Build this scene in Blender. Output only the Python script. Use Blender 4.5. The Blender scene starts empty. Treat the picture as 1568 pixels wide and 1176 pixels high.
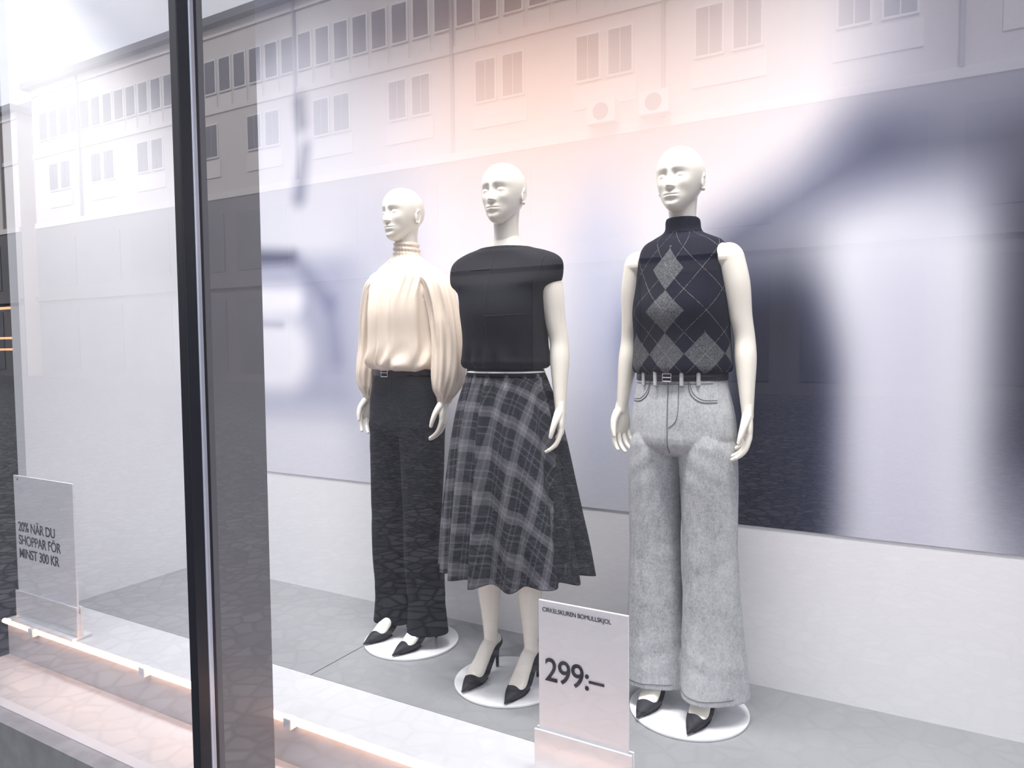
import bpy, math, random
from mathutils import Vector, Matrix, noise
from mathutils.bvhtree import BVHTree
random.seed(4)
scene = bpy.context.scene
scene.view_settings.view_transform = 'Standard'
try: scene.view_settings.look = 'None'
except Exception: pass
scene.view_settings.exposure = 0.14
PI = math.pi
FZ = 0.36      # display floor height
GY = 1.33      # glass plane
WY = 2.53      # back wall plane

# ------------------------------------------------------------ node helpers
class E:
    def __init__(s, nt, sock): s.nt=nt; s.s=sock
    def _m(s, op, o=None, c=None, clamp=False):
        n=s.nt.nodes.new('ShaderNodeMath'); n.operation=op; n.use_clamp=clamp
        s.nt.links.new(s.s, n.inputs[0])
        for i,v in ((1,o),(2,c)):
            if v is None: continue
            if isinstance(v,E): s.nt.links.new(v.s,n.inputs[i])
            else: n.inputs[i].default_value=v
        return E(s.nt,n.outputs[0])
    def __add__(s,o): return s._m('ADD',o)
    def __sub__(s,o): return s._m('SUBTRACT',o)
    def __mul__(s,o): return s._m('MULTIPLY',o)
    def __truediv__(s,o): return s._m('DIVIDE',o)
    def floor(s): return s._m('FLOOR')
    def fract(s): return s._m('FRACT')
    def abs(s): return s._m('ABSOLUTE')
    def gt(s,o): return s._m('GREATER_THAN',o)
    def lt(s,o): return s._m('LESS_THAN',o)
    def pw(s,o): return s._m('POWER',o)
    def mx(s,o): return s._m('MAXIMUM',o)
    def mn(s,o): return s._m('MINIMUM',o)
    def clamp(s): return s._m('ADD',0.0,clamp=True)

def new_mat(name):
    m=bpy.data.materials.new(name); m.use_nodes=True
    nt=m.node_tree; b=nt.nodes['Principled BSDF']
    return m,nt,b
def coords(nt, kind='Object'):
    tc=nt.nodes.new('ShaderNodeTexCoord'); sp=nt.nodes.new('ShaderNodeSeparateXYZ')
    nt.links.new(tc.outputs[kind], sp.inputs[0])
    return tc.outputs[kind], E(nt,sp.outputs[0]),E(nt,sp.outputs[1]),E(nt,sp.outputs[2])
def noise_e(nt, vec, scale, detail=3, rough=0.5, stretch=None):
    if stretch:
        mp=nt.nodes.new('ShaderNodeMapping'); mp.inputs['Scale'].default_value=stretch
        nt.links.new(vec, mp.inputs[0]); vec=mp.outputs[0]
    n=nt.nodes.new('ShaderNodeTexNoise'); n.inputs['Scale'].default_value=scale
    n.inputs['Detail'].default_value=detail; n.inputs['Roughness'].default_value=rough
    nt.links.new(vec,n.inputs['Vector'])
    return E(nt,n.outputs['Fac'])
def mixc(nt, fac, a, b):
    m=nt.nodes.new('ShaderNodeMix'); m.data_type='RGBA'
    if isinstance(fac,E): nt.links.new(fac.s,m.inputs[0])
    else: m.inputs[0].default_value=fac
    for i,v in ((6,a),(7,b)):
        if isinstance(v,(tuple,list)): m.inputs[i].default_value=(*v[:3],1)
        else: nt.links.new(v,m.inputs[i])
    return m.outputs[2]
def bump(nt,b,h,strength=0.3,dist=0.002):
    bp=nt.nodes.new('ShaderNodeBump'); bp.inputs['Strength'].default_value=strength
    bp.inputs['Distance'].default_value=dist
    nt.links.new(h.s,bp.inputs['Height']); nt.links.new(bp.outputs[0],b.inputs['Normal'])
def simple(name,col,rough=0.6,metal=0.0,var=0.06,scale=12,emis=None,spec=0.5,bmp=0.0):
    m,nt,b=new_mat(name)
    v,x,y,z=coords(nt)
    n=noise_e(nt,v,scale,4)
    c=mixc(nt,n,tuple(max(0,k*(1-var)) for k in col),tuple(k*(1+var) for k in col))
    nt.links.new(c,b.inputs['Base Color'])
    b.inputs['Roughness'].default_value=rough; b.inputs['Metallic'].default_value=metal
    b.inputs['Specular IOR Level'].default_value=spec
    if emis:
        b.inputs['Emission Color'].default_value=(*emis[0],1); b.inputs['Emission Strength'].default_value=emis[1]
    if bmp: bump(nt,b,noise_e(nt,v,scale*20,2),bmp,0.001)
    return m

def s2l(c):
    return tuple((k/12.92 if k<=0.04045 else ((k+0.055)/1.055)**2.4) for k in c)

# ------------------------------------------------------------ materials
M={}
M['skin']=simple('mannequin_enamel',(0.82,0.785,0.70),0.26,var=0.015,scale=5)
M['white']=simple('white_paint',(0.83,0.84,0.865),0.5,var=0.02)
M['ledge']=simple('ledge_paint',(0.58,0.59,0.62),0.35,var=0.03)
M['whiteg']=simple('white_gloss',(0.80,0.81,0.835),0.2,var=0.02)
M['black_frame']=simple('black_frame',(0.010,0.011,0.02),0.4)
M['alu']=simple('anodised_aluminium',(0.62,0.66,0.78),0.35,metal=0.3)
M['stone']=simple('granite_plinth',(0.26,0.26,0.28),0.5,var=0.4,scale=14)
M['fin']=simple('grey_fin',(0.17,0.175,0.195),0.55,var=0.04)
M['shoe']=simple('black_suede',(0.008,0.009,0.015),0.7,bmp=0.2)
M['leather']=simple('black_leather',(0.012,0.012,0.016),0.4)
M['silver']=simple('silver_metal',(0.75,0.75,0.78),0.2,metal=1.0)
M['ink']=simple('black_ink',(0.02,0.02,0.03),0.6)
M['paper']=simple('sign_paper',(0.84,0.85,0.88),0.5,var=0.01)
M['led']=simple('led_tube',(1,0.9,0.85),0.5,emis=((1.0,0.50,0.28),8.0))
M['dark']=simple('dark_interior',(0.03,0.032,0.05),0.7)
M['warm']=simple('warm_lamp',(1,0.6,0.3),0.5,emis=((1.0,0.42,0.18),1.6))
M['stitch']=simple('denim_seam',(0.15,0.155,0.17),0.8)
M['seamblk']=simple('black_seam',(0.004,0.004,0.007),0.8)

# grey display floor
m,nt,b=new_mat('grey_display_floor'); v,x,y,z=coords(nt)
n=noise_e(nt,v,3,5); n2=noise_e(nt,v,60,3,0.6,(1,6,1))
c=mixc(nt,n,(0.22,0.23,0.245),(0.29,0.30,0.315)); c2=mixc(nt,(n2*0.35).clamp(),c,(0.36,0.37,0.38))
nt.links.new(c2,b.inputs['Base Color']); b.inputs['Roughness'].default_value=0.33; M['floor']=m
# cobbles
m,nt,b=new_mat('cobblestone'); v,x,y,z=coords(nt)
vo=nt.nodes.new('ShaderNodeTexVoronoi'); vo.feature='DISTANCE_TO_EDGE'; vo.inputs['Scale'].default_value=8.5
vo2=nt.nodes.new('ShaderNodeTexVoronoi'); vo2.inputs['Scale'].default_value=8.5
nt.links.new(v,vo.inputs['Vector']); nt.links.new(v,vo2.inputs['Vector'])
edge=(E(nt,vo.outputs['Distance'])*7).clamp()
sp=nt.nodes.new('ShaderNodeSeparateColor'); nt.links.new(vo2.outputs['Color'],sp.inputs[0])
st=mixc(nt,E(nt,sp.outputs[0]),(0.09,0.09,0.105),(0.21,0.208,0.215))
c=mixc(nt,edge,(0.028,0.028,0.034),st); nt.links.new(c,b.inputs['Base Color'])
b.inputs['Roughness'].default_value=0.65; bump(nt,b,edge,0.5,0.015); M['cobble']=m
# glass
m=bpy.data.materials.new('shop_glass'); m.use_nodes=True; nt=m.node_tree; nt.nodes.clear()
o=nt.nodes.new('ShaderNodeOutputMaterial'); mx=nt.nodes.new('ShaderNodeMixShader')
tr=nt.nodes.new('ShaderNodeBsdfTransparent'); gl=nt.nodes.new('ShaderNodeBsdfGlossy')
gl.inputs['Roughness'].default_value=0.0; gl.inputs['Color'].default_value=(0.95,0.96,1,1)
tr.inputs['Color'].default_value=(0.975,0.98,1.0,1)
lw=nt.nodes.new('ShaderNodeLayerWeight'); lw.inputs['Blend'].default_value=0.5
f=(E(nt,lw.outputs['Facing']).pw(3.0)*1.1+0.142).clamp()
nt.links.new(f.s,mx.inputs[0]); nt.links.new(tr.outputs[0],mx.inputs[1]); nt.links.new(gl.outputs[0],mx.inputs[2])
nt.links.new(mx.outputs[0],o.inputs[0]); M['glass']=m
# cloth
def cloth(name,a,bc,rough=0.85,sc=500,sheen=0.0,bs=0.35):
    m,nt,b=new_mat(name); v,x,y,z=coords(nt)
    n=noise_e(nt,v,6,4); nf=noise_e(nt,v,sc,2)
    nt.links.new(mixc(nt,(n*0.6+nf*0.4),a,bc),b.inputs['Base Color'])
    b.inputs['Roughness'].default_value=rough
    b.inputs['Sheen Weight'].default_value=sheen; b.inputs['Specular IOR Level'].default_value=.3
    bump(nt,b,nf,bs,0.001); M[name]=m
cloth('black_trouser_cloth',(0.003,0.004,0.008),(0.008,0.009,0.016))
cloth('black_wool_top',(0.003,0.004,0.008),(0.008,0.009,0.015))
cloth('cream_satin',(0.72,0.615,0.51),(0.80,0.705,0.60),0.33,200,0.0,0.1)
M['cream_satin'].node_tree.nodes['Principled BSDF'].inputs['Specular IOR Level'].default_value=.5
# black cloth with grey cell lines and dots, right side of the skirt
m,nt,b=new_mat('black_skirt_side'); v,x,y,z=coords(nt)
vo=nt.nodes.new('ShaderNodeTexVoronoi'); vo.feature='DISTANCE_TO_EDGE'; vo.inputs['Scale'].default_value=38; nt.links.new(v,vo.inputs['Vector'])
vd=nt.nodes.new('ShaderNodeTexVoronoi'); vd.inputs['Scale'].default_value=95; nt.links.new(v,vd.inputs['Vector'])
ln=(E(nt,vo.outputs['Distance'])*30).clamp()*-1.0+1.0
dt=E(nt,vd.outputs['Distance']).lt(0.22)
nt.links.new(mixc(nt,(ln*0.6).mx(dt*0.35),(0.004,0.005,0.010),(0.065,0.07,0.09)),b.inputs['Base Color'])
b.inputs['Roughness'].default_value=.8; M['skirt_side']=m
# denim
m,nt,b=new_mat('grey_washed_denim'); v,x,y,z=coords(nt)
n=noise_e(nt,v,5,4,0.6,(1,1,0.4)); nf=noise_e(nt,v,450,2,0.5,(1,1,0.5)); ng=noise_e(nt,v,170,3,0.75,(1,1,0.7)); nm=noise_e(nt,v,50,4,0.75,(1,1,0.6))
fac=(n*1.0+nf*0.5+ng*0.9+nm*0.7-1.05)
fac=(fac*1.35+0.03).clamp()
nt.links.new(mixc(nt,fac,(0.19,0.202,0.218),(0.55,0.57,0.59)),b.inputs['Base Color'])
b.inputs['Roughness'].default_value=0.85; b.inputs['Specular IOR Level'].default_value=.2; bump(nt,b,nf,0.10,0.0003); M['denim']=m
# argyle
m,nt,b=new_mat('argyle_knit'); v,x,y,z=coords(nt)
W=0.120; H=0.131
arc=x._m('ARCTAN2',(y*-1.0)+0.012)*0.139
xs=arc/W; zs=(z-1.152)/H
u=xs+zs; w=xs-zs
u=u+0.5; w=w+0.5
par=((u.floor()+w.floor())*0.5).fract().lt(0.25)
knit=noise_e(nt,v,300,2,0.5,(1,1,1.3))
side=(xs.abs().gt(0.5))*(z.gt(1.221))
top=z.gt(1.487)
gm=par*(side.mx(top)*-1.0+1.0)
lu=((u).fract()-0.5).abs().lt(0.0085); lv=((w).fract()-0.5).abs().lt(0.0085)
lines=(lu.mx(lv))*(knit.gt(0.45))*(z.lt(1.535))
grey=mixc(nt,knit._m('MULTIPLY_ADD',3.0,-1.0,clamp=True),(0.030,0.033,0.040),(0.13,0.135,0.145))
blk=mixc(nt,knit,(0.003,0.004,0.012),(0.007,0.009,0.020))
c=mixc(nt,gm,blk,grey); c=mixc(nt,lines*0.65,c,(0.24,0.24,0.23))
nt.links.new(c,b.inputs['Base Color']); b.inputs['Roughness'].default_value=0.95; b.inputs['Specular IOR Level'].default_value=.2; bump(nt,b,knit,0.4,0.002); M['argyle']=m
# plaid (uv = flat cloth metres)
m,nt,b=new_mat('plaid_wool'); v,x,y,z=coords(nt,'UV')
def bands(e):
    p=(e/0.118).fract()
    wide=((p-0.30).abs().lt(0.15)); thin=((p-0.70).abs().lt(0.022)); thin2=((p-0.86).abs().lt(0.022)); dk=((p-0.30).abs().lt(0.03))
    return wide*0.32+thin*0.20+thin2*0.20+dk*0.20
pv=(bands(x)+bands(y))
tw=((x+y)*260).fract().gt(0.5)
pv=(pv*(tw*0.22+0.80)).clamp()
nn=noise_e(nt,v,300,2)
c=mixc(nt,pv,(0.012,0.013,0.021),(0.21,0.205,0.23))
c=mixc(nt,(nn*0.15),c,(0.05,0.05,0.06))
nt.links.new(c,b.inputs['Base Color']); b.inputs['Roughness'].default_value=0.9; b.inputs['Specular IOR Level'].default_value=.25; M['plaid']=m
# building mats
M['facade']=simple('cream_facade',(0.56,0.52,0.49),0.9,var=0.06,scale=0.8)
M['facade2']=simple('panel_facade',(0.64,0.60,0.57),0.9,var=0.05,scale=1.2)
M['bglass']=simple('building_window_glass',(0.06,0.065,0.085),0.5,var=0.3,scale=0.7)
M['bframe']=simple('window_frame_white',(0.66,0.65,0.64),0.7)
M['roof']=simple('roof_slate',(0.09,0.10,0.12),0.8)
M['shopdark']=simple('shopfront_dark',(0.13,0.125,0.13),0.7,var=0.35,scale=0.25)
M['shopwin']=simple('shopfront_window',(0.085,0.085,0.10),0.5,var=0.5,scale=0.4)
M['ac']=simple('ac_housing',(0.25,0.25,0.26),0.6)

# ------------------------------------------------------------ mesh helpers
def mkobj(name, verts, faces, mat, smooth=True, parent=None, uvs=None, mats=None, fm=None):
    me=bpy.data.meshes.new(name); me.from_pydata([tuple(v) for v in verts],[],faces); me.update()
    if mats:
        for mm in mats: me.materials.append(mm)
        if fm:
            for p,i in zip(me.polygons,fm): p.material_index=i
    else: me.materials.append(mat)
    if uvs:
        ul=me.uv_layers.new(name='UVMap')
        for fi,p in enumerate(me.polygons):
            for li,loop in enumerate(p.loop_indices): ul.data[loop].uv=uvs[fi][li]
    for p in me.polygons: p.use_smooth=smooth
    o=bpy.data.objects.new(name,me); scene.collection.objects.link(o)
    if parent: o.parent=parent
    return o
class MB:
    def __init__(s): s.v=[];s.f=[];s.m=[]
    def box(s,x0,x1,y0,y1,z0,z1,mi=0):
        b=len(s.v)
        s.v+=[(x0,y0,z0),(x1,y0,z0),(x1,y1,z0),(x0,y1,z0),(x0,y0,z1),(x1,y0,z1),(x1,y1,z1),(x0,y1,z1)]
        for f in ((0,3,2,1),(4,5,6,7),(0,1,5,4),(1,2,6,5),(2,3,7,6),(3,0,4,7)):
            s.f.append(tuple(b+i for i in f)); s.m.append(mi)
    def add(s,vf,mi=0):
        b=len(s.v); s.v+=[tuple(v) for v in vf[0]]
        for f in vf[1]: s.f.append(tuple(b+i for i in f)); s.m.append(mi)
    def obj(s,name,mats,smooth=False,parent=None,bevel=0):
        o=mkobj(name,s.v,s.f,None,smooth,parent,mats=mats,fm=s.m)
        if bevel:
            md=o.modifiers.new('bevel','BEVEL'); md.width=bevel; md.segments=2; md.limit_method='ANGLE'
        return o
def boxo(name,x0,x1,y0,y1,z0,z1,mat,parent=None,bevel=0):
    mb=MB(); mb.box(x0,x1,y0,y1,z0,z1); return mb.obj(name,[mat],parent=parent,bevel=bevel)
def empty(name,loc=(0,0,0),rz=0):
    e=bpy.data.objects.new(name,None); e.location=loc; e.rotation_euler=(0,0,rz); e.empty_display_size=0.1
    scene.collection.objects.link(e); return e
def cr(keys,t):
    n=len(keys)-1; t=max(0,min(n-1e-9,t)); i=int(t); f=t-i
    p1=keys[i];p2=keys[i+1];p0=keys[max(0,i-1)];p3=keys[min(n,i+2)]
    return [0.5*((2*b)+(-a+c)*f+(2*a-5*b+4*c-d)*f*f+(-a+3*b-3*c+d)*f*f*f) for a,b,c,d in zip(p0,p1,p2,p3)]
def vloft(keys,n=64,sub=10,fn=None,cap=True,p=2.0):
    """keys: (z,cx,cy,a,b). theta=0 is front (-Y), +X at 90deg"""
    V=[];F=[]
    steps=(len(keys)-1)*sub
    for i in range(steps+1):
        tt=i/sub; z,cx,cy,a,b=cr(keys,tt)
        for j in range(n):
            th=2*PI*j/n; s=math.sin(th); c=math.cos(th)
            ex=2.0/p
            dx=math.copysign(abs(s)**ex,s); dy=-math.copysign(abs(c)**ex,c)
            add=0; dz=0
            if fn:
                q=fn(th,i/steps,z)
                if isinstance(q,tuple): add,dz=q
                else: add=q
            V.append((cx+dx*max(a,0)+s*add, cy+dy*max(b,0)-c*add, z+dz))
    for i in range(steps):
        for j in range(n):
            a0=i*n+j;b0=i*n+(j+1)%n
            F.append((a0,a0+n,b0+n,b0) )
    if cap:
        for i0 in (0,steps):
            cx=sum(V[i0*n+j][0] for j in range(n))/n;cy=sum(V[i0*n+j][1] for j in range(n))/n;cz=sum(V[i0*n+j][2] for j in range(n))/n
            k=len(V);V.append((cx,cy,cz))
            for j in range(n):
                f=(i0*n+j,i0*n+(j+1)%n,k)
                F.append(f if i0==0 else f[::-1])
    return (V,F)
def tube(pts,rad,n=20,sub=6,side=Vector((1,0,0)),fn=None,round_ends=True):
    """rad entries (r_side, r_other)"""
    keys=[(*p,*(r if isinstance(r,tuple) else (r,r))) for p,r in zip(pts,rad)]
    S=(len(keys)-1)*sub; C=[cr(keys,i/sub) for i in range(S+1)]
    R=[]
    for i,c in enumerate(C):
        a=Vector(C[max(0,i-1)][:3]);b=Vector(C[min(S,i+1)][:3]); T=(b-a).normalized()
        s=(side-T*side.dot(T)); 
        if s.length<1e-4: s=Vector((0,1,0))-T*T.y
        s.normalize(); o=T.cross(s)
        R.append((Vector(c[:3]),T,s,o,c[3],c[4]))
    if round_ends:
        e0=[];e1=[]
        for k in (3,2,1):
            an=k*PI/8; P,T,s,o,r1,r2=R[0]; m=min(r1,r2)
            e0.append((P-T*m*math.sin(an),T,s,o,r1*math.cos(an),r2*math.cos(an)))
        for k in (1,2,3):
            an=k*PI/8; P,T,s,o,r1,r2=R[-1]; m=min(r1,r2)
            e1.append((P+T*m*math.sin(an),T,s,o,r1*math.cos(an),r2*math.cos(an)))
        R=e0+R+e1
    V=[];F=[]
    for i,(P,T,s,o,r1,r2) in enumerate(R):
        for j in range(n):
            th=2*PI*j/n; ad=fn(th,i/(len(R)-1)) if fn else 0
            V.append(P+s*math.cos(th)*(r1+ad)+o*math.sin(th)*(r2+ad))
    L=len(R)
    for i in range(L-1):
        for j in range(n):
            a0=i*n+j;b0=i*n+(j+1)%n; F.append((a0,b0,b0+n,a0+n))
    for i0,sg in ((0,-1),(L-1,1)):
        k=len(V); P,T,s,o,r1,r2=R[i0]; V.append(P+T*sg*min(r1,r2)*0.08)
        for j in range(n):
            f=(i0*n+(j+1)%n,i0*n+j,k); F.append(f if sg<0 else f[::-1])
    return [tuple(v) for v in V],F
def ellips(c,r,rot=None,n=24,m=16):
    V=[];F=[];c=Vector(c)
    for i in range(m+1):
        a=PI*i/m
        for j in range(n):
            b=2*PI*j/n; v=Vector((r[0]*math.sin(a)*math.cos(b),r[1]*math.sin(a)*math.sin(b),r[2]*math.cos(a)))
            if rot: v=rot@v
            V.append(tuple(c+v))
    for i in range(m):
        for j in range(n):
            a0=i*n+j;b0=i*n+(j+1)%n;F.append((a0,a0+n,b0+n,b0))
    return V,F
def fuse(parts,voxel,smooth=2,factor=0.5,name='tmp'):
    V=[];F=[]
    for p in parts:
        b=len(V);V+=[tuple(v) for v in p[0]];F+=[tuple(b+i for i in f) for f in p[1]]
    me=bpy.data.meshes.new(name);me.from_pydata(V,[],F);me.update()
    o=bpy.data.objects.new(name,me);scene.collection.objects.link(o)
    r=o.modifiers.new('r','REMESH');r.mode='VOXEL';r.voxel_size=voxel
    if smooth:
        s=o.modifiers.new('s','SMOOTH');s.iterations=smooth;s.factor=factor
    dg=bpy.context.evaluated_depsgraph_get();dg.update()
    nm=bpy.data.meshes.new_from_object(o.evaluated_get(dg))
    bpy.data.objects.remove(o);bpy.data.meshes.remove(me)
    for p in nm.polygons:p.use_smooth=True
    nm.name=name
    return nm
def place(name,me,mat,parent):
    me.materials.clear(); me.materials.append(mat)
    o=bpy.data.objects.new(name,me);scene.collection.objects.link(o);o.parent=parent
    return o
def bvh(me):
    return BVHTree.FromPolygons([v.co for v in me.vertices],[tuple(p.vertices) for p in me.polygons])
def snapline(tree,pts,r,off=0.0005,sub=10):
    out=[]
    keys=[(p[0],p[1]) for p in pts]
    S=(len(keys)-1)*sub
    for i in range(S+1):
        x,z=cr(keys,i/sub)
        h=tree.ray_cast(Vector((x,-1,z)),Vector((0,1,0)))
        if h[0]: out.append(Vector((x,h[0].y-off,z)))
    if len(out)<2: return ([],[])
    return tube(out,[r]*len(out),n=6,sub=1,round_ends=False)
G=lambda x,s: math.exp(-0.5*(x/s)**2)

# ------------------------------------------------------------ mannequin body
HZ=1.700
def head_parts():
    k=[(.1035,.004,.004,.004),(.101,.018,.020,.024),(.093,.037,.043,.050),(.078,.053,.062,.070),(.055,.066,.077,.086),
       (.030,.0715,.083,.094),(.005,.0715,.083,.095),(-.020,.067,.081,.087),(-.045,.058,.080,.066),(-.065,.048,.0795,.042),
       (-.082,.036,.078,.020),(-.095,.024,.073,.000),(-.103,.014,.062,-.022),(-.106,.005,.050,-.036)]
    keys=[(z,0,(kk-f)/2,a,(f+kk)/2) for z,a,f,kk in k]
    V,F=vloft(keys,n=170,sub=15,p=2.12)
    out=[]
    for x,y,z in V:
        if y<-0.01:
            w=min(1,max(0,(-y-0.01)/0.045)); d=0
            ax=abs(x)
            d+=0.0016*G(z-.023,.009)*G(ax-.026,.018)
            d-=0.0066*G(ax-.030,.0150)*G(z-.003,.0120)
            d-=0.0042*G(ax-.0145,.006)*G(z-.003,.010)
            d+=0.0052*math.exp(-((ax-.0305)/.0125)**2-((z+.0005)/.0078)**2)
            d-=0.0016*G(ax-.031,.010)*G(z-.0085+25*(ax-.031)**2,.0016)
            d-=0.0014*G(ax-.031,.009)*G(z+.0040,.0015)
            if z<0.03:
                t=(0.014-z)/0.047
                if t<=1: h=0.003+0.0165*max(0,t)**1.25
                else: h=0.0195*max(0,1-(t-1)/0.14)
                h*=1 if t>0 else max(0,1+t/0.3)
                ws=0.0044+0.0022*max(0,min(1,t))
                d+=h*G(x,ws)
            d+=0.0048*G(ax-.0095,.0036)*G(z+.0320,.0042)
            d+=0.0060*math.exp(-((ax/.0175)**2)-((z+.0535+0.0012*G(x,.004)-2.0*ax*ax)/.0040)**2)
            d+=0.0072*math.exp(-((ax/.0150)**2)-((z+.0625-2.0*ax*ax)/.0046)**2)
            d-=0.0042*math.exp(-((ax/.020)**4)-((z+.0580-1.0*ax*ax)/.0015)**2)
            d-=0.0020*G(x,.003)*G(z+.046,.004)
            d-=0.0040*G(x,.015)*G(z+.0735,.0045)
            d+=0.0046*G(x,.012)*G(z+.089,.010)
            d+=0.0034*G(ax-.043,.013)*G(z+.021,.013)
            d-=0.0024*G(ax-.040,.010)*G(z+.052,.013)
            y-=d*w
        out.append((x,y,z+HZ))
    parts=[(out,F)]
    for s in (-1,1):
        rot=Matrix.Rotation(s*0.30,3,'Z')@Matrix.Rotation(-0.18,3,'X')
        pts=[]
        for i in range(15):
            a=-2.0+4.6*i/14
            v=rot@Vector((s*0.002,0.014*math.cos(a)*0.9+0.002,0.026*math.sin(a)))
            pts.append(Vector((s*0.0705,0.014,HZ-.012))+v)
        parts.append(tube(pts,[0.0034]*15,n=10,sub=2,side=Vector((1,0,0.01))))
        parts.append(ellips((s*0.0685,0.013,HZ-.012),(.0052,.0135,.026),rot))
        parts.append(ellips((s*0.0685,0.010,HZ-.034),(.005,.008,.008),rot))
    return parts
def torso_parts():
    neck=tube([Vector((0,.018,HZ-.03)),Vector((0,.016,HZ-.09)),Vector((0,.018,HZ-.14)),Vector((0,.022,1.52)),Vector((0,.02,1.49))],
              [(.048,.052),(.043,.047),(.042,.045),(.049,.049),(.075,.055)],n=48,sub=8)
    keys=[(1.555,0,.022,.045,.043),(1.535,0,.020,.058,.048),(1.515,0,.016,.088,.052),(1.495,0,.012,.122,.060),(1.465,0,.008,.143,.070),
          (1.42,0,.004,.142,.082),(1.36,0,.0,.138,.094),(1.29,0,-.002,.134,.100),(1.22,0,.0,.124,.090),(1.13,0,.0,.110,.078),
          (1.06,0,.0,.122,.084),(.98,0,.004,.140,.092),(.93,0,.006,.12,.08)]
    def f(th,t,z):
        fr=math.cos(th); sx=math.sin(th)
        return 0.010*max(0,fr)*G(z-1.31,.045)*G(abs(sx)-.55,.25)
    t=vloft(keys,n=96,sub=6,fn=f)
    cl=[tube([Vector((s*.015,-.026,1.507)),Vector((s*.06,-.028,1.508)),Vector((s*.10,-.012,1.492))],[.006,.0055,.005],n=12) for s in (-1,1)]
    return [neck,t]+cl
def leg_parts():
    P=[]
    for s in (-1,1):
        X=s*.085
        P.append(tube([Vector((X,.005,.90)),Vector((X,.0,.72)),Vector((X*.98,-.004,.50)),Vector((X*.98,.012,.36)),Vector((X*.97,.02,.22)),Vector((X*.97,.022,.145)),Vector((X*.97,.022,.115))],
            [(.066,.072),(.058,.062),(.044,.048),(.045,.050),(.031,.036),(.024,.030),(.024,.030)],n=32,sub=8))
        P.append(tube([Vector((X*.97,.045,.118)),Vector((X*.97,.0,.105)),Vector((X*.98,-.045,.066)),Vector((X,-.085,.035)),Vector((X,-.125,.024))],
            [(.022,.024),(.025,.026),(.029,.020),(.032,.015),(.018,.009)],n=28,sub=8))
        P.append(ellips((X*.97,.055,.108),(.022,.024,.028)))
    return P
def arm_parts(s,sh,el,wr,roll=0.45,curl=1.0):
    sh,el,wr=Vector(sh),Vector(el),Vector(wr)
    d=(wr-el).normalized(); 
    m1=sh.lerp(el,.33)+Vector((s*.004,0,0)); m2=el.lerp(wr,.3)+Vector((0,.002,0))
    P=[tube([sh,m1,sh.lerp(el,.72),el,m2,el.lerp(wr,.7),wr,wr+d*.02],
        [(.040,.046),(.040,.044),(.034,.037),(.031,.034),(.032,.035),(.024,.027),(.018,.023),(.017,.023)],n=36,sub=8)]
    P.append(ellips(sh+Vector((-s*.006,0,.000)),(.044,.048,.046)))
    P.append(ellips(sh+Vector((-s*.030,0,.012)),(.040,.044,.036)))
    d=(d*0.6+Vector((0,0,-1))*0.6).normalized()
    w=Matrix.Rotation(s*roll,3,'Z')@Vector((0,-1,0)); w=(w-d*w.dot(d)).normalized()
    n=w.cross(d); 
    if n.x*s>0: n=-n
    P.append(tube([wr-d*.012,wr+d*.025,wr+d*.06,wr+d*.088],[(.022,.017),(.030,.0155),(.038,.0145),(.036,.0115)],n=28,sub=6,side=w))
    for k,(L,off) in enumerate(((.070,.0285),(.079,.0095),(.073,-.0095),(.057,-.0275))):
        base=wr+d*(.080-(0.006 if k==3 else 0)-(0.002 if k==0 else 0))+w*off
        pts=[base]; ang=0.10
        sp=(0.10,0.03,-0.04,-0.13)[k]
        for seg,(fr,cu) in enumerate(((.16,0.05),(.36,.20+.04*k),(.28,.38+.05*k),(.20,.28))):
            ang+=cu*curl
            dd=(d*math.cos(ang)+n*math.sin(ang)+w*sp).normalized()
            pts.append(pts[-1]+dd*(L+.012)*fr)
        P.append(tube(pts,[.0090,.0086,.0080,.0072,.0058],n=14,sub=5,side=w))
    b=wr+d*.022+w*.022+n*.006
    p1=b+(d*.72+w*.55+n*.30).normalized()*.036; p2=p1+(d*.90+w*.22+n*.30).normalized()*.030; p3=p2+(d*.95+w*.02+n*.28).normalized()*.024
    P.append(tube([b,p1,p2,p3],[.0145,.0112,.0092,.0068],n=16,sub=6,side=w))
    return P
me_upper=fuse(head_parts()+torso_parts(),.0018,2,.4,'mannequin_upper')
me_legs=fuse(leg_parts(),.003,2,.5,'mannequin_legs')
ARM={}
for s in (-1,1):
    ARM[s]=fuse(arm_parts(s,(s*.158,.008,1.444),(s*.194,.028,1.195),(s*.212,-.002,.980)),.0019,2,.4,'mannequin_arm')
ARM['back']=fuse(arm_parts(-1,(-.158,.008,1.444),(-.165,.10,1.205),(-.07,.155,1.05),roll=0.3),.0022,2,.4,'mannequin_arm_bent')

# shoe -------------------------------------------------
def shoe_parts(X):
    ks=[(-.168,.010,.004,.0025),(-.160,.011,.006,.006),(-.140,.016,.011,.016),(-.112,.022,.017,.028),(-.080,.026,.0195,.036),(-.050,.028,.016,.036),
        (-.015,.050,.014,.031),(.025,.080,.014,.027),(.060,.100,.019,.0265),(.078,.108,.022,.016),(.084,.110,.018,.004)]
    pts=[Vector((X,y,z)) for y,z,h,w in ks]
    P=[tube(pts,[(w,h) for y,z,h,w in ks],n=28,sub=6)]
    P.append(tube([Vector((X,.066,.100)),Vector((X,.066,.07)),Vector((X,.068,.035)),Vector((X,.069,.002))],[(.017,.015),(.010,.010),(.0062,.0065),(.006,.006)],n=16,round_ends=False))
    P.append(tube([Vector((X,-.135,.004)),Vector((X,-.08,.005)),Vector((X,-.04,.010))],[(.014,.004),(.031,.004),(.030,.004)],n=16,sub=6))
    return P
me_shoe={s:fuse(shoe_parts(s*.084),.0022,1,.4,'pump') for s in (-1,1)}

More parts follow.
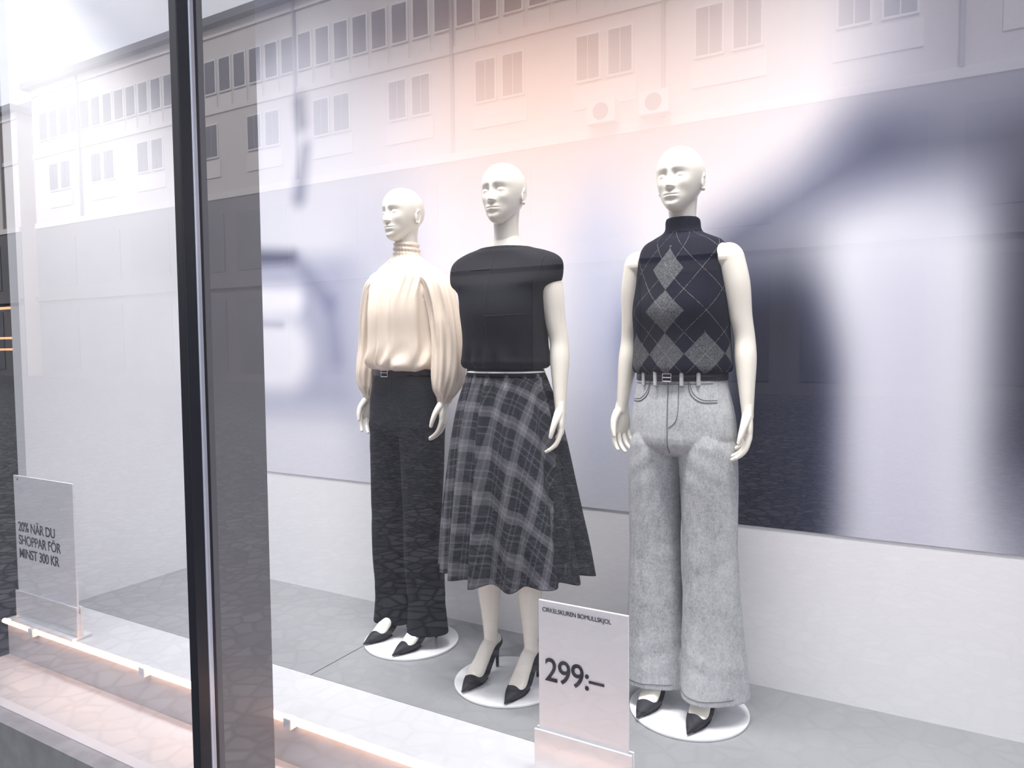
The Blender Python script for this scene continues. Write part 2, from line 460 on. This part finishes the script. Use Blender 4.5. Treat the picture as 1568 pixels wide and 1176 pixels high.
# ------------------------------------------------------------ garments
def wr(th,z,sx=3.0,sz=6.0,seed=0):
    return noise.noise(Vector((math.sin(th)*sx+seed,math.cos(th)*sx,z*sz)))
def trousers(kind):
    jeans = kind=='jeans'
    hemw=.102 if jeans else .076; hemb=.114 if jeans else .082
    thw=.092 if jeans else .083; bk=1.0 if jeans else .92
    hz=.070 if jeans else .052
    def fp(th,t,z): return .0015*wr(th,z,1.5,9,3)
    pel=vloft([(1.100,0,.0,.139,.100),(1.07,0,.002,.142,.103),(1.03,0,.004,.150,.109),(.97,0,.006,.162,.116),(.91,0,.008,.169,.119),(.885,0,.008,.168,.119),(.862,0,.008,.160,.114),(.842,0,.008,.135,.095),(.828,0,.008,.09,.06)],n=90,sub=8,fn=fp,p=2.3)
    P=[pel]
    for s in (-1,1):
        def fl(th,t,z,s=s):
            g=min(1,max(0,(.86-z)/.25))
            d=.0035*wr(th,z,1.6,2.2,s*7)+.0012*wr(th,z,3.0,5,s*3+20)
            d+=(.003+.006*t)*math.cos(th*3+ (1 if s>0 else 2)+z*1.5)*t
            d+=.0035*G(math.sin(th)*1.0,.10)*(1 if math.cos(th)>0 else 0)*t
            d+=.0009*math.sin(z*48+3*math.cos(th+s))*G(z-.50,.05)
            d+=.0012*math.sin(z*60+3*math.cos(th-s))*G(z-.19,.03)
            dg=math.sin((z-.80)*70+5.0*math.sin(th)*s)
            return d*g+.0010*dg*G(z-.80,.05)*max(0,math.cos(th))
        keys=[(.98,s*.076,.006,.040,.060),(.93,s*.080,.006,.070,.094),(.88,s*.083,.006,.084,.105),(.84,s*.085,.005,thw-.004,.1055*(bk+1)/2),(.72,s*.090,.002,thw-.005,.099*bk),(.52,s*.092,.0,thw-.011,.090*bk),
              (.34,s*.094,.004,(thw+hemw)/2-.009,.094*bk),(.18,s*.096,.008,hemw-.005,hemb-.010),(hz,s*.098,.010,hemw,hemb)]
        P.append(vloft(keys,n=90,sub=14,fn=fl))
    return fuse(P,.0032,3,.5,kind)
me_jeans=trousers('jeans'); me_trous=trousers('trousers')

def band(z0,z1,a,b,cy=0.0,th=.004,n=96):
    V=[];F=[]
    prof=[(0,z0),(th,z0+.002),(th,z1-.002),(0,z1)]
    for (o,z) in prof:
        for j in range(n):
            t=2*PI*j/n; V.append(((a+o)*math.sin(t),cy-(b+o)*math.cos(t),z))
    for i in range(3):
        for j in range(n):
            a0=i*n+j;b0=i*n+(j+1)%n;F.append((a0,b0,b0+n,a0+n))
    return V,F
def buckle(x,y,z,w=.022,h=.017,r=.0022):
    c=[Vector((x-w,y,z-h)),Vector((x+w,y,z-h)),Vector((x+w,y,z+h)),Vector((x-w,y,z+h))]
    mb=MB()
    for i in range(4): mb.add(tube([c[i],c[(i+1)%4]],[r,r],n=8,sub=1))
    mb.add(tube([Vector((x-w,y-.001,z)),Vector((x+w,y-.002,z))],[r*.7,r*.7],n=8,sub=1))
    return mb

def base_fig(name,loc,rz,arms,off=(0,0),lean=0):
    E0=empty(name,(loc[0],loc[1],FZ),rz)
    mb=MB(); mb.add(vloft([(0,0,0,.188,.188),(.004,0,0,.190,.190),(.009,0,0,.189,.189),(.010,0,0,.186,.186)],n=96,sub=2))
    mb.obj('base_plate',[M['whiteg']],smooth=False,parent=E0)
    B=empty('figure',(off[0],off[1],.009)); B.parent=E0; B.rotation_euler=(0,lean,0)
    place('head_and_torso',me_upper,M['skin'],B)
    place('legs',me_legs,M['skin'],B)
    for a in arms: place('arm_and_hand',ARM[a],M['skin'],B)
    for s in (-1,1): place('pump_shoe',me_shoe[s],M['shoe'],B)
    return E0,B

# --- M1
E1,B1=base_fig('mannequin',(-1.754,2.256),math.radians(-9),(-1,1),off=(-.012,0))
place('black_trousers',me_trous,M['black_trouser_cloth'],B1)
tt=bvh(me_trous); mb=MB()
for s in (-1,1):
    mb.add(snapline(tt,[(s*.060,1.066),(s*.085,1.045),(s*.125,1.035)],.0011))
mb.add(snapline(tt,[(0,1.07),(.0,1.0),(.0,.90)],.0013)); mb.add(snapline(tt,[(.03,1.07),(.03,.98),(.005,.93)],.0009))
mb.obj('trouser_seams',[M['seamblk']],True,B1)
mb=MB(); mb.add(band(1.068,1.100,.1425,.1035,.001)); mb.obj('belt',[M['leather']],True,B1)
buckle(0,-.1095,1.082,.018,.015).obj('belt_buckle',[M['silver']],True,B1)
def fb(th,t,z):
    g=min(1,max(0,(1.545-z)/.07)); 
    ph=math.sin(th*2+1)*1.2+math.sin(th*5)*.5
    ga=G(z-1.475,.055) 
    d=.0100*ga*(1-abs(math.sin(th*16+ph*.8+.6*math.sin(z*20))))
    lf=min(1,max(0,(1.50-z)/.10))
    d+=.0145*lf*(.5+.5*math.cos(th*13+ph+.5*math.sin(z*9)))**1.8
    d+=.0045*g*math.cos(th*7+ph*2+z*3)
    lo=G(z-1.125,.035); d+=lo*(.006*math.cos(th*15+ph*2+2*math.sin(z*30))+.007*wr(th,z,3,10))
    d+=.004*g*wr(th,z,2.2,3,5)
    if z>1.54: d+= .0020*math.sin(z*330+1.5*math.sin(th))*min(1,(z-1.54)/.01)
    return d, lo*(.012*wr(th,0,2.2,1,9)-.014*max(0,math.cos(th-0.9)))
bl=[(1.594,0,.018,.043,.045),(1.590,0,.018,.048,.050),(1.575,0,.018,.050,.051),(1.555,0,.020,.051,.052),(1.537,0,.020,.056,.054),(1.518,0,.016,.085,.062),(1.496,0,.012,.126,.070),(1.462,0,.008,.150,.084),
    (1.40,0,.0,.152,.100),(1.32,0,-.006,.150,.113),(1.23,0,-.004,.150,.117),(1.17,0,-.002,.155,.123),(1.125,0,0,.163,.128),(1.104,0,0,.152,.115),(1.098,0,0,.135,.100)]
P=[vloft(bl,n=300,sub=12,fn=fb)]
for s in (-1,1):
    def fs(th,t,s=s):
        e=math.sin(PI*min(1,t*1.02))
        return e*(.0060*math.cos(th*8+t*4+s)+.003*math.cos(th*15-t*6)+.007*noise.noise(Vector((math.cos(th)*2,math.sin(th)*2,t*5+s*4)))) + .003*math.cos(th*14)*G(t-.93,.05)
    P.append(tube([Vector((s*.128,.010,1.452)),Vector((s*.172,.014,1.41)),Vector((s*.198,.024,1.30)),Vector((s*.212,.026,1.18)),Vector((s*.218,.016,1.08)),Vector((s*.216,.004,1.015)),Vector((s*.214,.0,.985))],
        [(.040,.050),(.050,.060),(.054,.064),(.056,.066),(.058,.067),(.046,.052),(.027,.031)],n=90,sub=14,fn=fs))
    P.append(tube([Vector((s*.214,.0,.995)),Vector((s*.2135,-.001,.967))],[(.026,.030),(.025,.029)],n=24,sub=4,round_ends=False))
me_bl=fuse(P,.0023,1,.4,'blouse'); place('high_neck_blouse',me_bl,M['cream_satin'],B1)

# --- M2
E2,B2=base_fig('mannequin',(-1.235,2.135),math.radians(0),('back',1))
def ft(th,t,z):
    lo=G(z-1.125,.03); d=.004*wr(th,z,2,6,3)+.005*wr(th,z,1.2,2.5,13)
    d+=lo*(.004*math.cos(th*13+2*math.sin(3*th))+.006*wr(th,z,3,10))
    return d, 0.0
tk=[(1.518,0,.012,.076,.058),(1.519,0,.012,.086,.066),(1.512,0,.011,.110,.071),(1.501,0,.010,.152,.076),(1.484,0,.010,.192,.080),(1.460,0,.008,.213,.086),
    (1.42,0,.004,.214,.100),(1.392,0,.002,.204,.110),(1.362,0,.0,.172,.118),(1.29,0,-.004,.160,.126),(1.21,0,-.002,.154,.120),(1.15,0,.0,.157,.120),(1.125,0,0,.160,.121),(1.108,0,0,.152,.112),(1.102,0,0,.135,.10)]
P=[vloft(tk,n=160,sub=8,fn=ft)]
me_t=fuse(P,.003,3,.5,'top'); place('cap_sleeve_top',me_t,M['black_wool_top'],B2)
tt=bvh(me_t); mb=MB()
mb.add(snapline(tt,[(0,1.508),(0,1.35),(0,1.2),(0,1.112)],.0016))
mb.add(snapline(tt,[(-.085,1.44),(-.05,1.437),(0,1.438)],.001)); mb.add(snapline(tt,[(0,1.28),(.07,1.282),(.13,1.285)],.001))
for s in (-1,1): mb.add(snapline(tt,[(s*.172,1.480),(s*.164,1.44),(s*.162,1.37)],.0014))
mb.obj('top_seams',[M['seamblk']],True,B2)
def fk(th,t,z):
    a=t**.65
    ph=.8*math.sin(2*th+.6)+.6*math.sin(3*th+2)
    c1=math.cos(14*th+ph)
    d=.030*a*c1*(0.75+.25*math.sin(4*th+1)) + .007*a*math.cos(25*th+2*ph)+ .004*math.cos(28*th+ph)*(1-t)
    d+=.012*t*noise.noise(Vector((math.sin(th)*2,math.cos(th)*2,z*2)))
    return d, -.004*t*c1
PH=2.36;RW=.318
def uvw(th,t):
    ang=(th-PI)/(2*PI)*PH+.22; R=RW+.70*t
    return (R*math.sin(ang),R*math.cos(ang))
kk=[(1.100,0,0,.136,.100),(1.05,0,.002,.150,.114),(.97,0,.006,.174,.138),(.86,.002,.010,.196,.162),(.74,.006,.014,.214,.184),(.62,.010,.016,.232,.202),(.52,.014,.018,.246,.216),(.402,.018,.020,.260,.230)]
def skirt():
    n=360;sub=14;steps=(len(kk)-1)*sub;V=[];F=[];UV=[];FM=[]
    for i in range(steps+1):
        z,cx,cy,a,b=cr(kk,i/sub)
        for j in range(n):
            th=2*PI*j/n+PI; q,dz=fk(th,i/steps,z); s=math.sin(th);c=math.cos(th)
            V.append((cx+s*(a+q),cy-c*(b+q),z+dz))
    for i in range(steps):
        for j in range(n):
            a0=i*n+j;b0=i*n+(j+1)%n;F.append((a0,a0+n,b0+n,b0))
            T=[(2*PI*j/n,i/steps),(2*PI*j/n,(i+1)/steps),(2*PI*(j+1)/n,(i+1)/steps),(2*PI*(j+1)/n,i/steps)]
            UV.append([uvw(*q) for q in T])
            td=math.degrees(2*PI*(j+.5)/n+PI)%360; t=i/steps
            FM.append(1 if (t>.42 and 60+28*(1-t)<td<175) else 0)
    return V,F,UV,FM
V,F,UV,FM=skirt()
o=mkobj('plaid_skirt',V,F,None,True,B2,uvs=UV,mats=[M['plaid'],M['skirt_side']],fm=FM)
sd=o.modifiers.new('thick','SOLIDIFY'); sd.thickness=.002
mb=MB(); mb.add(band(1.076,1.102,.139,.103,.0)); mb.obj('skirt_waistband',[M['black_wool_top']],True,B2)
mb=MB(); mb.add(band(1.090,1.096,.1435,.1075,.0,th=.003)); mb.obj('waist_piping',[M['paper']],True,B2)

# --- M3
E3,B3=base_fig('mannequin',(-.620,2.245),math.radians(-7),(-1,1),off=(-.018,0),lean=math.radians(-.6))
place('wide_leg_jeans',me_jeans,M['denim'],B3)
tt=bvh(me_jeans); mb=MB()
for s in (-1,1):
    mb.add(snapline(tt,[(s*.062,1.066),(s*.072,1.028),(s*.100,1.006),(s*.138,1.003)],.0017))
    mb.add(snapline(tt,[(s*.066,1.066),(s*.077,1.034),(s*.103,1.013),(s*.138,1.010)],.0010))
mb.add(snapline(tt,[(0,1.062),(.0,1.0),(.0,.90),(0,.845)],.0018)); mb.add(snapline(tt,[(.034,1.062),(.034,.98),(.026,.945),(.004,.925)],.0012))
mb.add(snapline(tt,[(-.126,1.061),(-.07,1.060),(0,1.059),(.07,1.060),(.126,1.061)],.0013,sub=16))
for s in (-1,1):
    mb.add(snapline(tt,[(s*.098-.085,.090),(s*.098-.04,.088),(s*.098,.087),(s*.098+.04,.088),(s*.098+.085,.090)],.0014,sub=16))
mb.obj('denim_seams',[M['stitch']],True,B3)
mb=MB()
for x0 in (-.088,-.040,.046,.092):
    yy=-.106*math.sqrt(max(0,1-(x0/.143)**2))
    mb.box(x0-.005,x0+.005,yy-.012,yy+.004,1.054,1.100)
mb.obj('belt_loops',[M['denim']],False,B3,bevel=.002)
mb=MB(); mb.add(band(1.068,1.092,.1445,.1055,.001)); mb.obj('belt',[M['leather']],True,B3)
buckle(0,-.112,1.080,.014,.012,.002).obj('belt_buckle',[M['silver']],True,B3)
def fw(th,t,z):
    d=.003*wr(th,z,2,5,31)+.003*wr(th,z,1.1,3,7)
    if z<1.12: d+=.001*math.cos(th*80)
    if z>1.53: d+=.0012*math.cos(th*44)
    sx=abs(math.sin(th)); fr=math.cos(th)
    d+=0.010*max(0,fr)*G(z-1.31,.045)*G(sx-.55,.25)
    return d
wk=[(1.578,0,.018,.044,.046),(1.582,0,.018,.048,.050),(1.572,0,.018,.053,.055),(1.548,0,.019,.055,.058),(1.534,0,.018,.066,.062),(1.519,0,.014,.097,.070),(1.503,0,.012,.128,.080),(1.470,0,.008,.144,.092),
    (1.42,0,.004,.147,.104),(1.36,0,.0,.150,.113),(1.29,0,-.006,.154,.124),(1.21,0,-.002,.155,.120),(1.15,0,.0,.159,.122),(1.115,0,0,.161,.124),(1.098,0,0,.158,.121),(1.092,0,0,.150,.114)]
me_s=fuse([vloft(wk,n=150,sub=8,fn=fw)],.003,1,.5,'sweater'); place('argyle_sleeveless_sweater',me_s,M['argyle'],B3)

# ------------------------------------------------------------ signs
def textmesh(txt,size,x,y,z,mat,parent,name,align='LEFT',sx=0.92,bold=0.0,line=.82):
    cu=bpy.data.curves.new(name,'FONT'); cu.body=txt; cu.size=size; cu.align_x=align; cu.extrude=.0004; cu.offset=bold
    cu.space_line=line; cu.space_character=.95
    o=bpy.data.objects.new(name,cu); scene.collection.objects.link(o)
    dg=bpy.context.evaluated_depsgraph_get(); dg.update()
    me=bpy.data.meshes.new_from_object(o.evaluated_get(dg)); bpy.data.objects.remove(o)
    o=bpy.data.objects.new(name,me); scene.collection.objects.link(o)
    me.materials.clear(); me.materials.append(mat)
    o.location=(x,y,z); o.rotation_euler=(PI/2,0,0); o.scale=(sx,1,1); o.parent=parent
    return o
def sign(name,x0,x1,y,z0,z1,foot):
    S=empty(name,((x0+x1)/2,y,FZ))
    w=(x1-x0)/2
    boxo('panel',-w,w,-.004,.004,z0-FZ,z1-FZ,M['paper'],S,.001)
    mb=MB(); f=foot
    mb.box(-w-f,w+f,-.035,.045,0,.012); mb.box(-w-f,w+f,-.012,-.005,.012,z0-FZ+.03); mb.box(-w-f,w+f,.005,.012,.012,z0-FZ+.03)
    mb.box(-w-f+.004,w+f-.004,-.006,.006,.012,z0-FZ-.0005)
    mb.obj('foot',[M['whiteg']],False,S,bevel=.0015)
    return S,w
S,w=sign('price_sign',-.893,-.632,1.72,.455,.850,.012)
textmesh('299:–',.092,-w+.018,-.0052,.850-FZ-.222,M['ink'],S,'price_text',bold=.0008,sx=.90)
textmesh('CIRKELSKUREN BOMULLSKJOL',.0175,-w+.012,-.0052,.850-FZ-.030,M['ink'],S,'caption_text',sx=.88)
S,w=sign('discount_sign',-3.43,-2.975,1.62,.465,1.005,.010)
textmesh('20% NÄR DU\nSHOPPAR FÖR\nMINST 300 KR',.060,-w+.024,-.0052,.762-FZ,M['ink'],S,'offer_text',bold=.0002,sx=.88,line=.98)
textmesh('H',.014,-w+.03,-.0052,.985-FZ,M['ink'],S,'mark_text')

# ------------------------------------------------------------ display shell
boxo('floor',-3.43,2.2,1.84,WY,FZ-.16,FZ,M['floor'])
boxo('display_ledge',-3.50,2.2,1.60,1.8395,.19,FZ-.0008,M['ledge'])
boxo('window_sill',-3.50,2.2,GY+.0105,1.5995,.14,.196,M['ledge'])
boxo('trim_1',-1.8955,-1.8925,1.84,WY-.001,FZ,FZ+.0006,M['ink'])
boxo('wall_back',-3.43,2.2,WY,WY+.08,0,3.7,M['white'])
boxo('wall_left',-3.50,-3.43,1.67,WY+.08,0,3.7,M['white'])
boxo('wall_right',2.2,2.27,GY,WY+.08,0,3.7,M['white'])
boxo('ceiling',-9,2.3,GY,5.0,3.62,3.75,M['white'])
boxo('trim_2',-9,2.3,GY-.05,GY+.01,0,.193,M['stone'])
boxo('wall_far',-9,-3.5,4.4,4.5,0,3.7,M['dark'])
boxo('floor_shop',-9,-3.505,GY+.011,4.4,.1,.188,M['dark'])
boxo('wall_end',-9.1,-9,GY,4.5,0,3.7,M['dark'])
mb=MB()
for i,z in enumerate((1.55,1.66,1.95)):
    mb.box(-8.0,-6.2,3.6,3.65,z,z+.02)
mb.obj('shelf_lamp',[M['warm']])
boxo('wall_shop_upper',-9.2,40,GY,12,3.76,14,M['facade2'])
boxo('wall_shop_side',-60,-9.2,GY,12,0,14,M['facade2'])
boxo('wall_shop_pier',2.3,40,GY,12,0,3.76,M['facade2'])
boxo('wall_shop_rear',-9.1,2.3,5.0,5.1,0,3.76,M['dark'])
def pane(name,x0,x1):
    return mkobj(name,[(x0,GY,.193),(x1,GY,.193),(x1,GY,3.62),(x0,GY,3.62)],[(0,1,2,3)],M['glass'],False)
pane('window_1',-8.99,-1.800); pane('window_2',-1.772,2.29)
mu=empty('window_mullion',(-1.786,GY,.195))
def mbx(n,x0,x1,y0,y1,mat,bv=.002): boxo(n,x0+1.786,x1+1.786,y0-GY,y1-GY,0,3.42,mat,mu,bv)
mbx('front_cap',-1.805,-1.772,1.288,1.326,M['black_frame'])
mbx('aluminium_edge',-1.800,-1.7715,1.3265,1.343,M['alu'])
mbx('gasket_inner',-1.800,-1.7722,1.3435,1.352,M['black_frame'])
mbx('fin',-1.82,-1.773,1.3525,1.560,M['fin'])
led=empty('led_light_strip',(-.65,1.588,.352))
mb=MB(); mb.add(tube([Vector((-2.85,0,0)),Vector((0,0,0)),Vector((2.8,0,0))],[.0105]*3,n=12,sub=8,side=Vector((0,0,1))))
mb.obj('tube',[M['led']],True,led)
mb=MB()
for x in (-3.26,-2.49,-1.73,-.97,-.2,.56): mb.box(x+.65-.017,x+.65+.017,-.016,.0115,-.024,.013)
mb.obj('bracket',[M['white']],False,led,bevel=.003)

# poster ---------------------------------------------------------
def sstep(a,b,x):
    t=max(0,min(1,(x-a)/(b-a))); return t*t*(3-2*t)
def boxm(x,z,x0,x1,z0,z1,sx,sz):
    return sstep(x0-sx,x0+sx,x)*(1-sstep(x1-sx,x1+sx,x))*sstep(z0-sz,z0+sz,z)*(1-sstep(z1-sz,z1+sz,z))
def seg(x,z,ax,az,bx,bz,r0,r1,soft):
    dx,dz=bx-ax,bz-az; t=max(0,min(1,((x-ax)*dx+(z-az)*dz)/(dx*dx+dz*dz)))
    d=math.hypot(x-ax-dx*t,z-az-dz*t); r=r0+(r1-r0)*t
    return 1-sstep(r-soft,r+soft,d)
def pcol(x,z):
    c=Vector((.86,.865,.90))
    def mixin(col,w):
        nonlocal c
        c=c.lerp(Vector(col),max(0,min(1,w)))
    mixin((.75,.755,.80),boxm(x,z,-5,4,2.3,5,.3,.6))  # upper print darkened in colour to offset the light falling there
    mixin((.66,.67,.74),boxm(x,z,-.10,3,2.0,4,.25,.25))
    mixin((.88,.71,.62),.80*math.exp(-((x+1.30)/.66)**2-((z-2.75)/.62)**2))  # peach glow overlay painted into the print colours
    mixin((.85,.75,.71),.55*math.exp(-((x+.70)/.50)**2-((z-2.60)/.45)**2))  # second lobe of the painted peach glow
    mixin((.66,.69,.80),.6*boxm(x,z,-1.15,-.95,1.0,2.1,.12,.3))
    mixin((.42,.46,.60),.7*math.exp(-((x+.93)/.07)**2-((z-1.55)/.22)**2))
    # right part
    mixin((.35,.35,.41),.80*boxm(x,z,-.10,3,2.25,4,.22,.25))
    mixin((.18,.19,.27),.85*seg(x,z,-.10,2.16,.45,2.13,.05,.14,.24))
    mixin((.22,.24,.35),.85*seg(x,z,-.56,1.90,-.10,2.16,.05,.08,.17))
    mixin((.05,.07,.15),1.0*boxm(x,z,-.60,-.27,.70,1.84,.12,.24))
    mixin((.09,.11,.20),.9*boxm(x,z,-.45,-.20,.80,1.6,.12,.2))
    mixin((.07,.08,.15),.95*boxm(x,z,.21,2.3,1.08,2.10,.13,.22))
    mixin((.30,.31,.39),.7*boxm(x,z,.24,2.3,.70,1.2,.15,.18))
    mixin((.78,.785,.845),.88*boxm(x,z,-.17,.11,.60,1.90,.14,.30))
    # left part
    mixin((.36,.38,.46),.75*seg(x,z,-2.58,2.72,-2.57,2.62,.03,.025,.06))
    mixin((.38,.40,.50),.7*seg(x,z,-2.55,2.50,-2.60,2.28,.02,.035,.06))
    mixin((.42,.44,.54),.5*seg(x,z,-2.98,2.66,-2.96,2.45,.06,.05,.08))
    mixin((.60,.62,.72),.75*boxm(x,z,-3.6,-2.25,1.25,1.98,.14,.09))
    mixin((.16,.18,.29),.90*seg(x,z,-3.3,2.03,-2.66,1.99,.045,.02,.06))
    mixin((.40,.42,.54),.65*seg(x,z,-2.62,1.97,-2.42,1.76,.015,.02,.08))
    mixin((.44,.46,.58),.55*seg(x,z,-2.42,1.76,-2.38,1.50,.01,.02,.08))
    mixin((.95,.95,.975),.95*seg(x,z,-3.3,1.79,-2.66,1.78,.10,.07,.06))
    mixin((.95,.95,.975),.88*seg(x,z,-3.5,1.52,-2.74,1.52,.22,.19,.09))
    mixin((.42,.44,.57),.55*seg(x,z,-3.2,1.69,-2.74,1.665,.005,.005,.04))
    mixin((.66,.67,.76),.45*seg(x,z,-3.4,1.22,-2.3,1.22,.02,.02,.12))
    mixin((.62,.64,.74),.35*boxm(x,z,-2.30,-1.9,1.0,2.2,.15,.3))
    return c
x0,x1,z0,z1=-3.425,2.19,.922,3.60
nx,nz=360,180
V=[];F=[];C=[]
for i in range(nz+1):
    for j in range(nx+1):
        x=x0+(x1-x0)*j/nx; z=z0+(z1-z0)*i/nz
        V.append((x,WY-.004,z)); C.append((*s2l(pcol(x,z)),1))
for i in range(nz):
    for j in range(nx):
        a=i*(nx+1)+j;F.append((a,a+1,a+nx+2,a+nx+1))
m,nt,b=new_mat('blurred_print'); ca=nt.nodes.new('ShaderNodeVertexColor'); ca.layer_name='Print'
v,xx,yy,zz=coords(nt); gr=noise_e(nt,v,900,1)
nt.links.new(mixc(nt,(gr*0.04),ca.outputs['Color'],(.5,.5,.55)),b.inputs['Base Color']); b.inputs['Roughness'].default_value=.6
b.inputs['Specular IOR Level'].default_value=.25
po=mkobj('wall_poster',V,F,m,True)
at=po.data.color_attributes.new('Print','FLOAT_COLOR','POINT')
for i,c in enumerate(C): at.data[i].color=c

# ------------------------------------------------------------ street & opposite building
mkobj('ground',[(-140,-60,0),(60,-60,0),(60,GY,0),(-140,GY,0)],[(0,1,2,3)],M['cobble'],False)
def building(name,x0,x1,y,roof,dz=0):
    mb=MB(); D=8
    mb.box(x0,x1,y-D,y,0,roof,0)
    mb.box(x0-.3,x1+.3,y-D,y+.45,roof,roof+.35,3)        # eaves
    mb.box(x0,x1,y-D+2,y-.8,roof+.35,roof+.9,3)
    mb.box(x0,x1,y,y+.10,8.6,8.9,1)
    mb.box(x0,x1,y,y+.06,12.6,12.85,1); mb.box(x0,x1,y,y+.08,roof-.4,roof,1)
    mb.box(x0,x1,y,y+.04,0,8.6,6)                          # glazed shop storeys
    mb.box(x0,x1,y,y+.25,4.4,4.65,6)
    x=x0+.8
    while x<x1-3.5:
        mb.box(x,x+3.2,y+.04,y+.08,.4,3.9,7)
        mb.box(x,x+3.2,y+.04,y+.08,5.2,7.9,7)
        x+=4.1
    x=-5.2+4.1*math.floor((x1+5.2)/4.1)
    k=0
    while x>x0+1.6:
        if x<x1-1.2:
            zc=11.35;hh=.80
            mb.box(x-1.15,x+1.15,y,y+.05,zc-hh-.9,zc-hh-.12,1)
            for dx in (-.58,.58):
                mb.box(x+dx-.47,x+dx+.47,y,y+.07,zc-hh,zc+hh,2)
                mb.box(x+dx-.40,x+dx-.02,y+.07,y+.09,zc-hh+.08,zc+hh-.08,4)
                mb.box(x+dx+.02,x+dx+.40,y+.07,y+.09,zc-hh+.08,zc+hh-.08,4)
            for dx in (-1.45,-.42,.62,1.64):
                zc=14.3;hh=.80
                mb.box(x+dx-.42,x+dx+.42,y,y+.07,zc-hh,zc+hh,2)
                mb.box(x+dx-.34,x+dx+.34,y+.07,y+.09,zc-hh+.08,zc+hh-.08,4)
                mb.box(x+dx-.42,x+dx+.42,y,y+.04,zc-hh-.75,zc-hh-.1,1)
        if k%2==0: mb.box(x+2.0,x+2.12,y,y+.14,8.9,roof,5)
        x-=4.1;k+=1
    return mb.obj(name,[M['facade'],M['facade2'],M['bframe'],M['roof'],M['bglass'],M['ac'],M['shopdark'],M['shopwin']])
building('apartment_building',-44.8,26,-20.3,16.5)
building('apartment_building',-98,-46.5,-20.3,15.6)
for xx in (-9.2,-7.4):
    A=empty('air_conditioner',(xx,-19.92,8.905))
    boxo('housing',-.5,.5,-.22,.22,.0,.75,M['bframe'],A,.03)
    mb=MB(); V=[];n=24
    for k in range(n):
        t=2*PI*k/n; V.append((.28*math.cos(t),.225,.38+.28*math.sin(t)))
    F=[tuple(range(n))[::-1]]
    mb.add((V,F)); mb.obj('fan',[M['bglass']],False,A)

# ------------------------------------------------------------ world, lights
wd=bpy.data.worlds.new('overcast_sky'); scene.world=wd; wd.use_nodes=True; nt=wd.node_tree
bg=nt.nodes['Background']; tc=nt.nodes.new('ShaderNodeTexCoord')
n=noise_e(nt,tc.outputs['Generated'],3.0,6,0.55,(1,1,3))
f=(n*2.6-0.85).clamp()
nt.links.new(mixc(nt,f,(.62,.65,.73),(.98,.98,1.0)),bg.inputs[0]); bg.inputs[1].default_value=2.2
def facade_sun(e,rot,ang,col):
    l=bpy.data.lights.new('facade_sun','SUN'); l.energy=e; l.angle=ang; l.color=col
    o=bpy.data.objects.new('facade_sun',l); o.rotation_euler=rot; scene.collection.objects.link(o)
d=Vector((-.25,-.80,-.60)).normalized()
facade_sun(2.8,d.to_track_quat('-Z','Y').to_euler(),.12,(1,.94,.88))  # sun added to brighten the opposite facade despite the overcast sky
def area(name,loc,size,e,col,target,spread):
    l=bpy.data.lights.new(name,'AREA'); l.shape='RECTANGLE'; l.size=size[0]; l.size_y=size[1]; l.energy=e; l.color=col; l.spread=math.radians(spread)
    o=bpy.data.objects.new(name,l); o.location=loc
    o.rotation_euler=(Vector(target)-Vector(loc)).to_track_quat('-Z','Y').to_euler(); scene.collection.objects.link(o)
area('side_wall_fill',(-2.8,1.80,3.5),(1.0,.25),15,(1,.97,.94),(-3.0,2.2,1),90)  # added fill to brighten the left side wall
area('side_wall_fill',(-1.6,1.70,3.5),(1.2,.25),17,(1,.96,.92),(-1.6,2.30,1),80)
area('side_wall_fill',(-.2,1.70,3.5),(1.4,.25),21,(1,.96,.92),(-.2,2.30,1),80)

# ------------------------------------------------------------ camera
cd=bpy.data.cameras.new('camera'); cam=bpy.data.objects.new('camera',cd); scene.collection.objects.link(cam)
cd.sensor_width=36; cd.lens=25.03; cd.clip_start=.05; cd.clip_end=400
cam.location=(0,0,1.55)
R=Matrix.Rotation(math.radians(29.5),4,'Z')@Matrix.Rotation(math.radians(90-3.05),4,'X')@Matrix.Rotation(math.radians(-.5),4,'Z')
cam.rotation_euler=R.to_euler()
scene.camera=cam
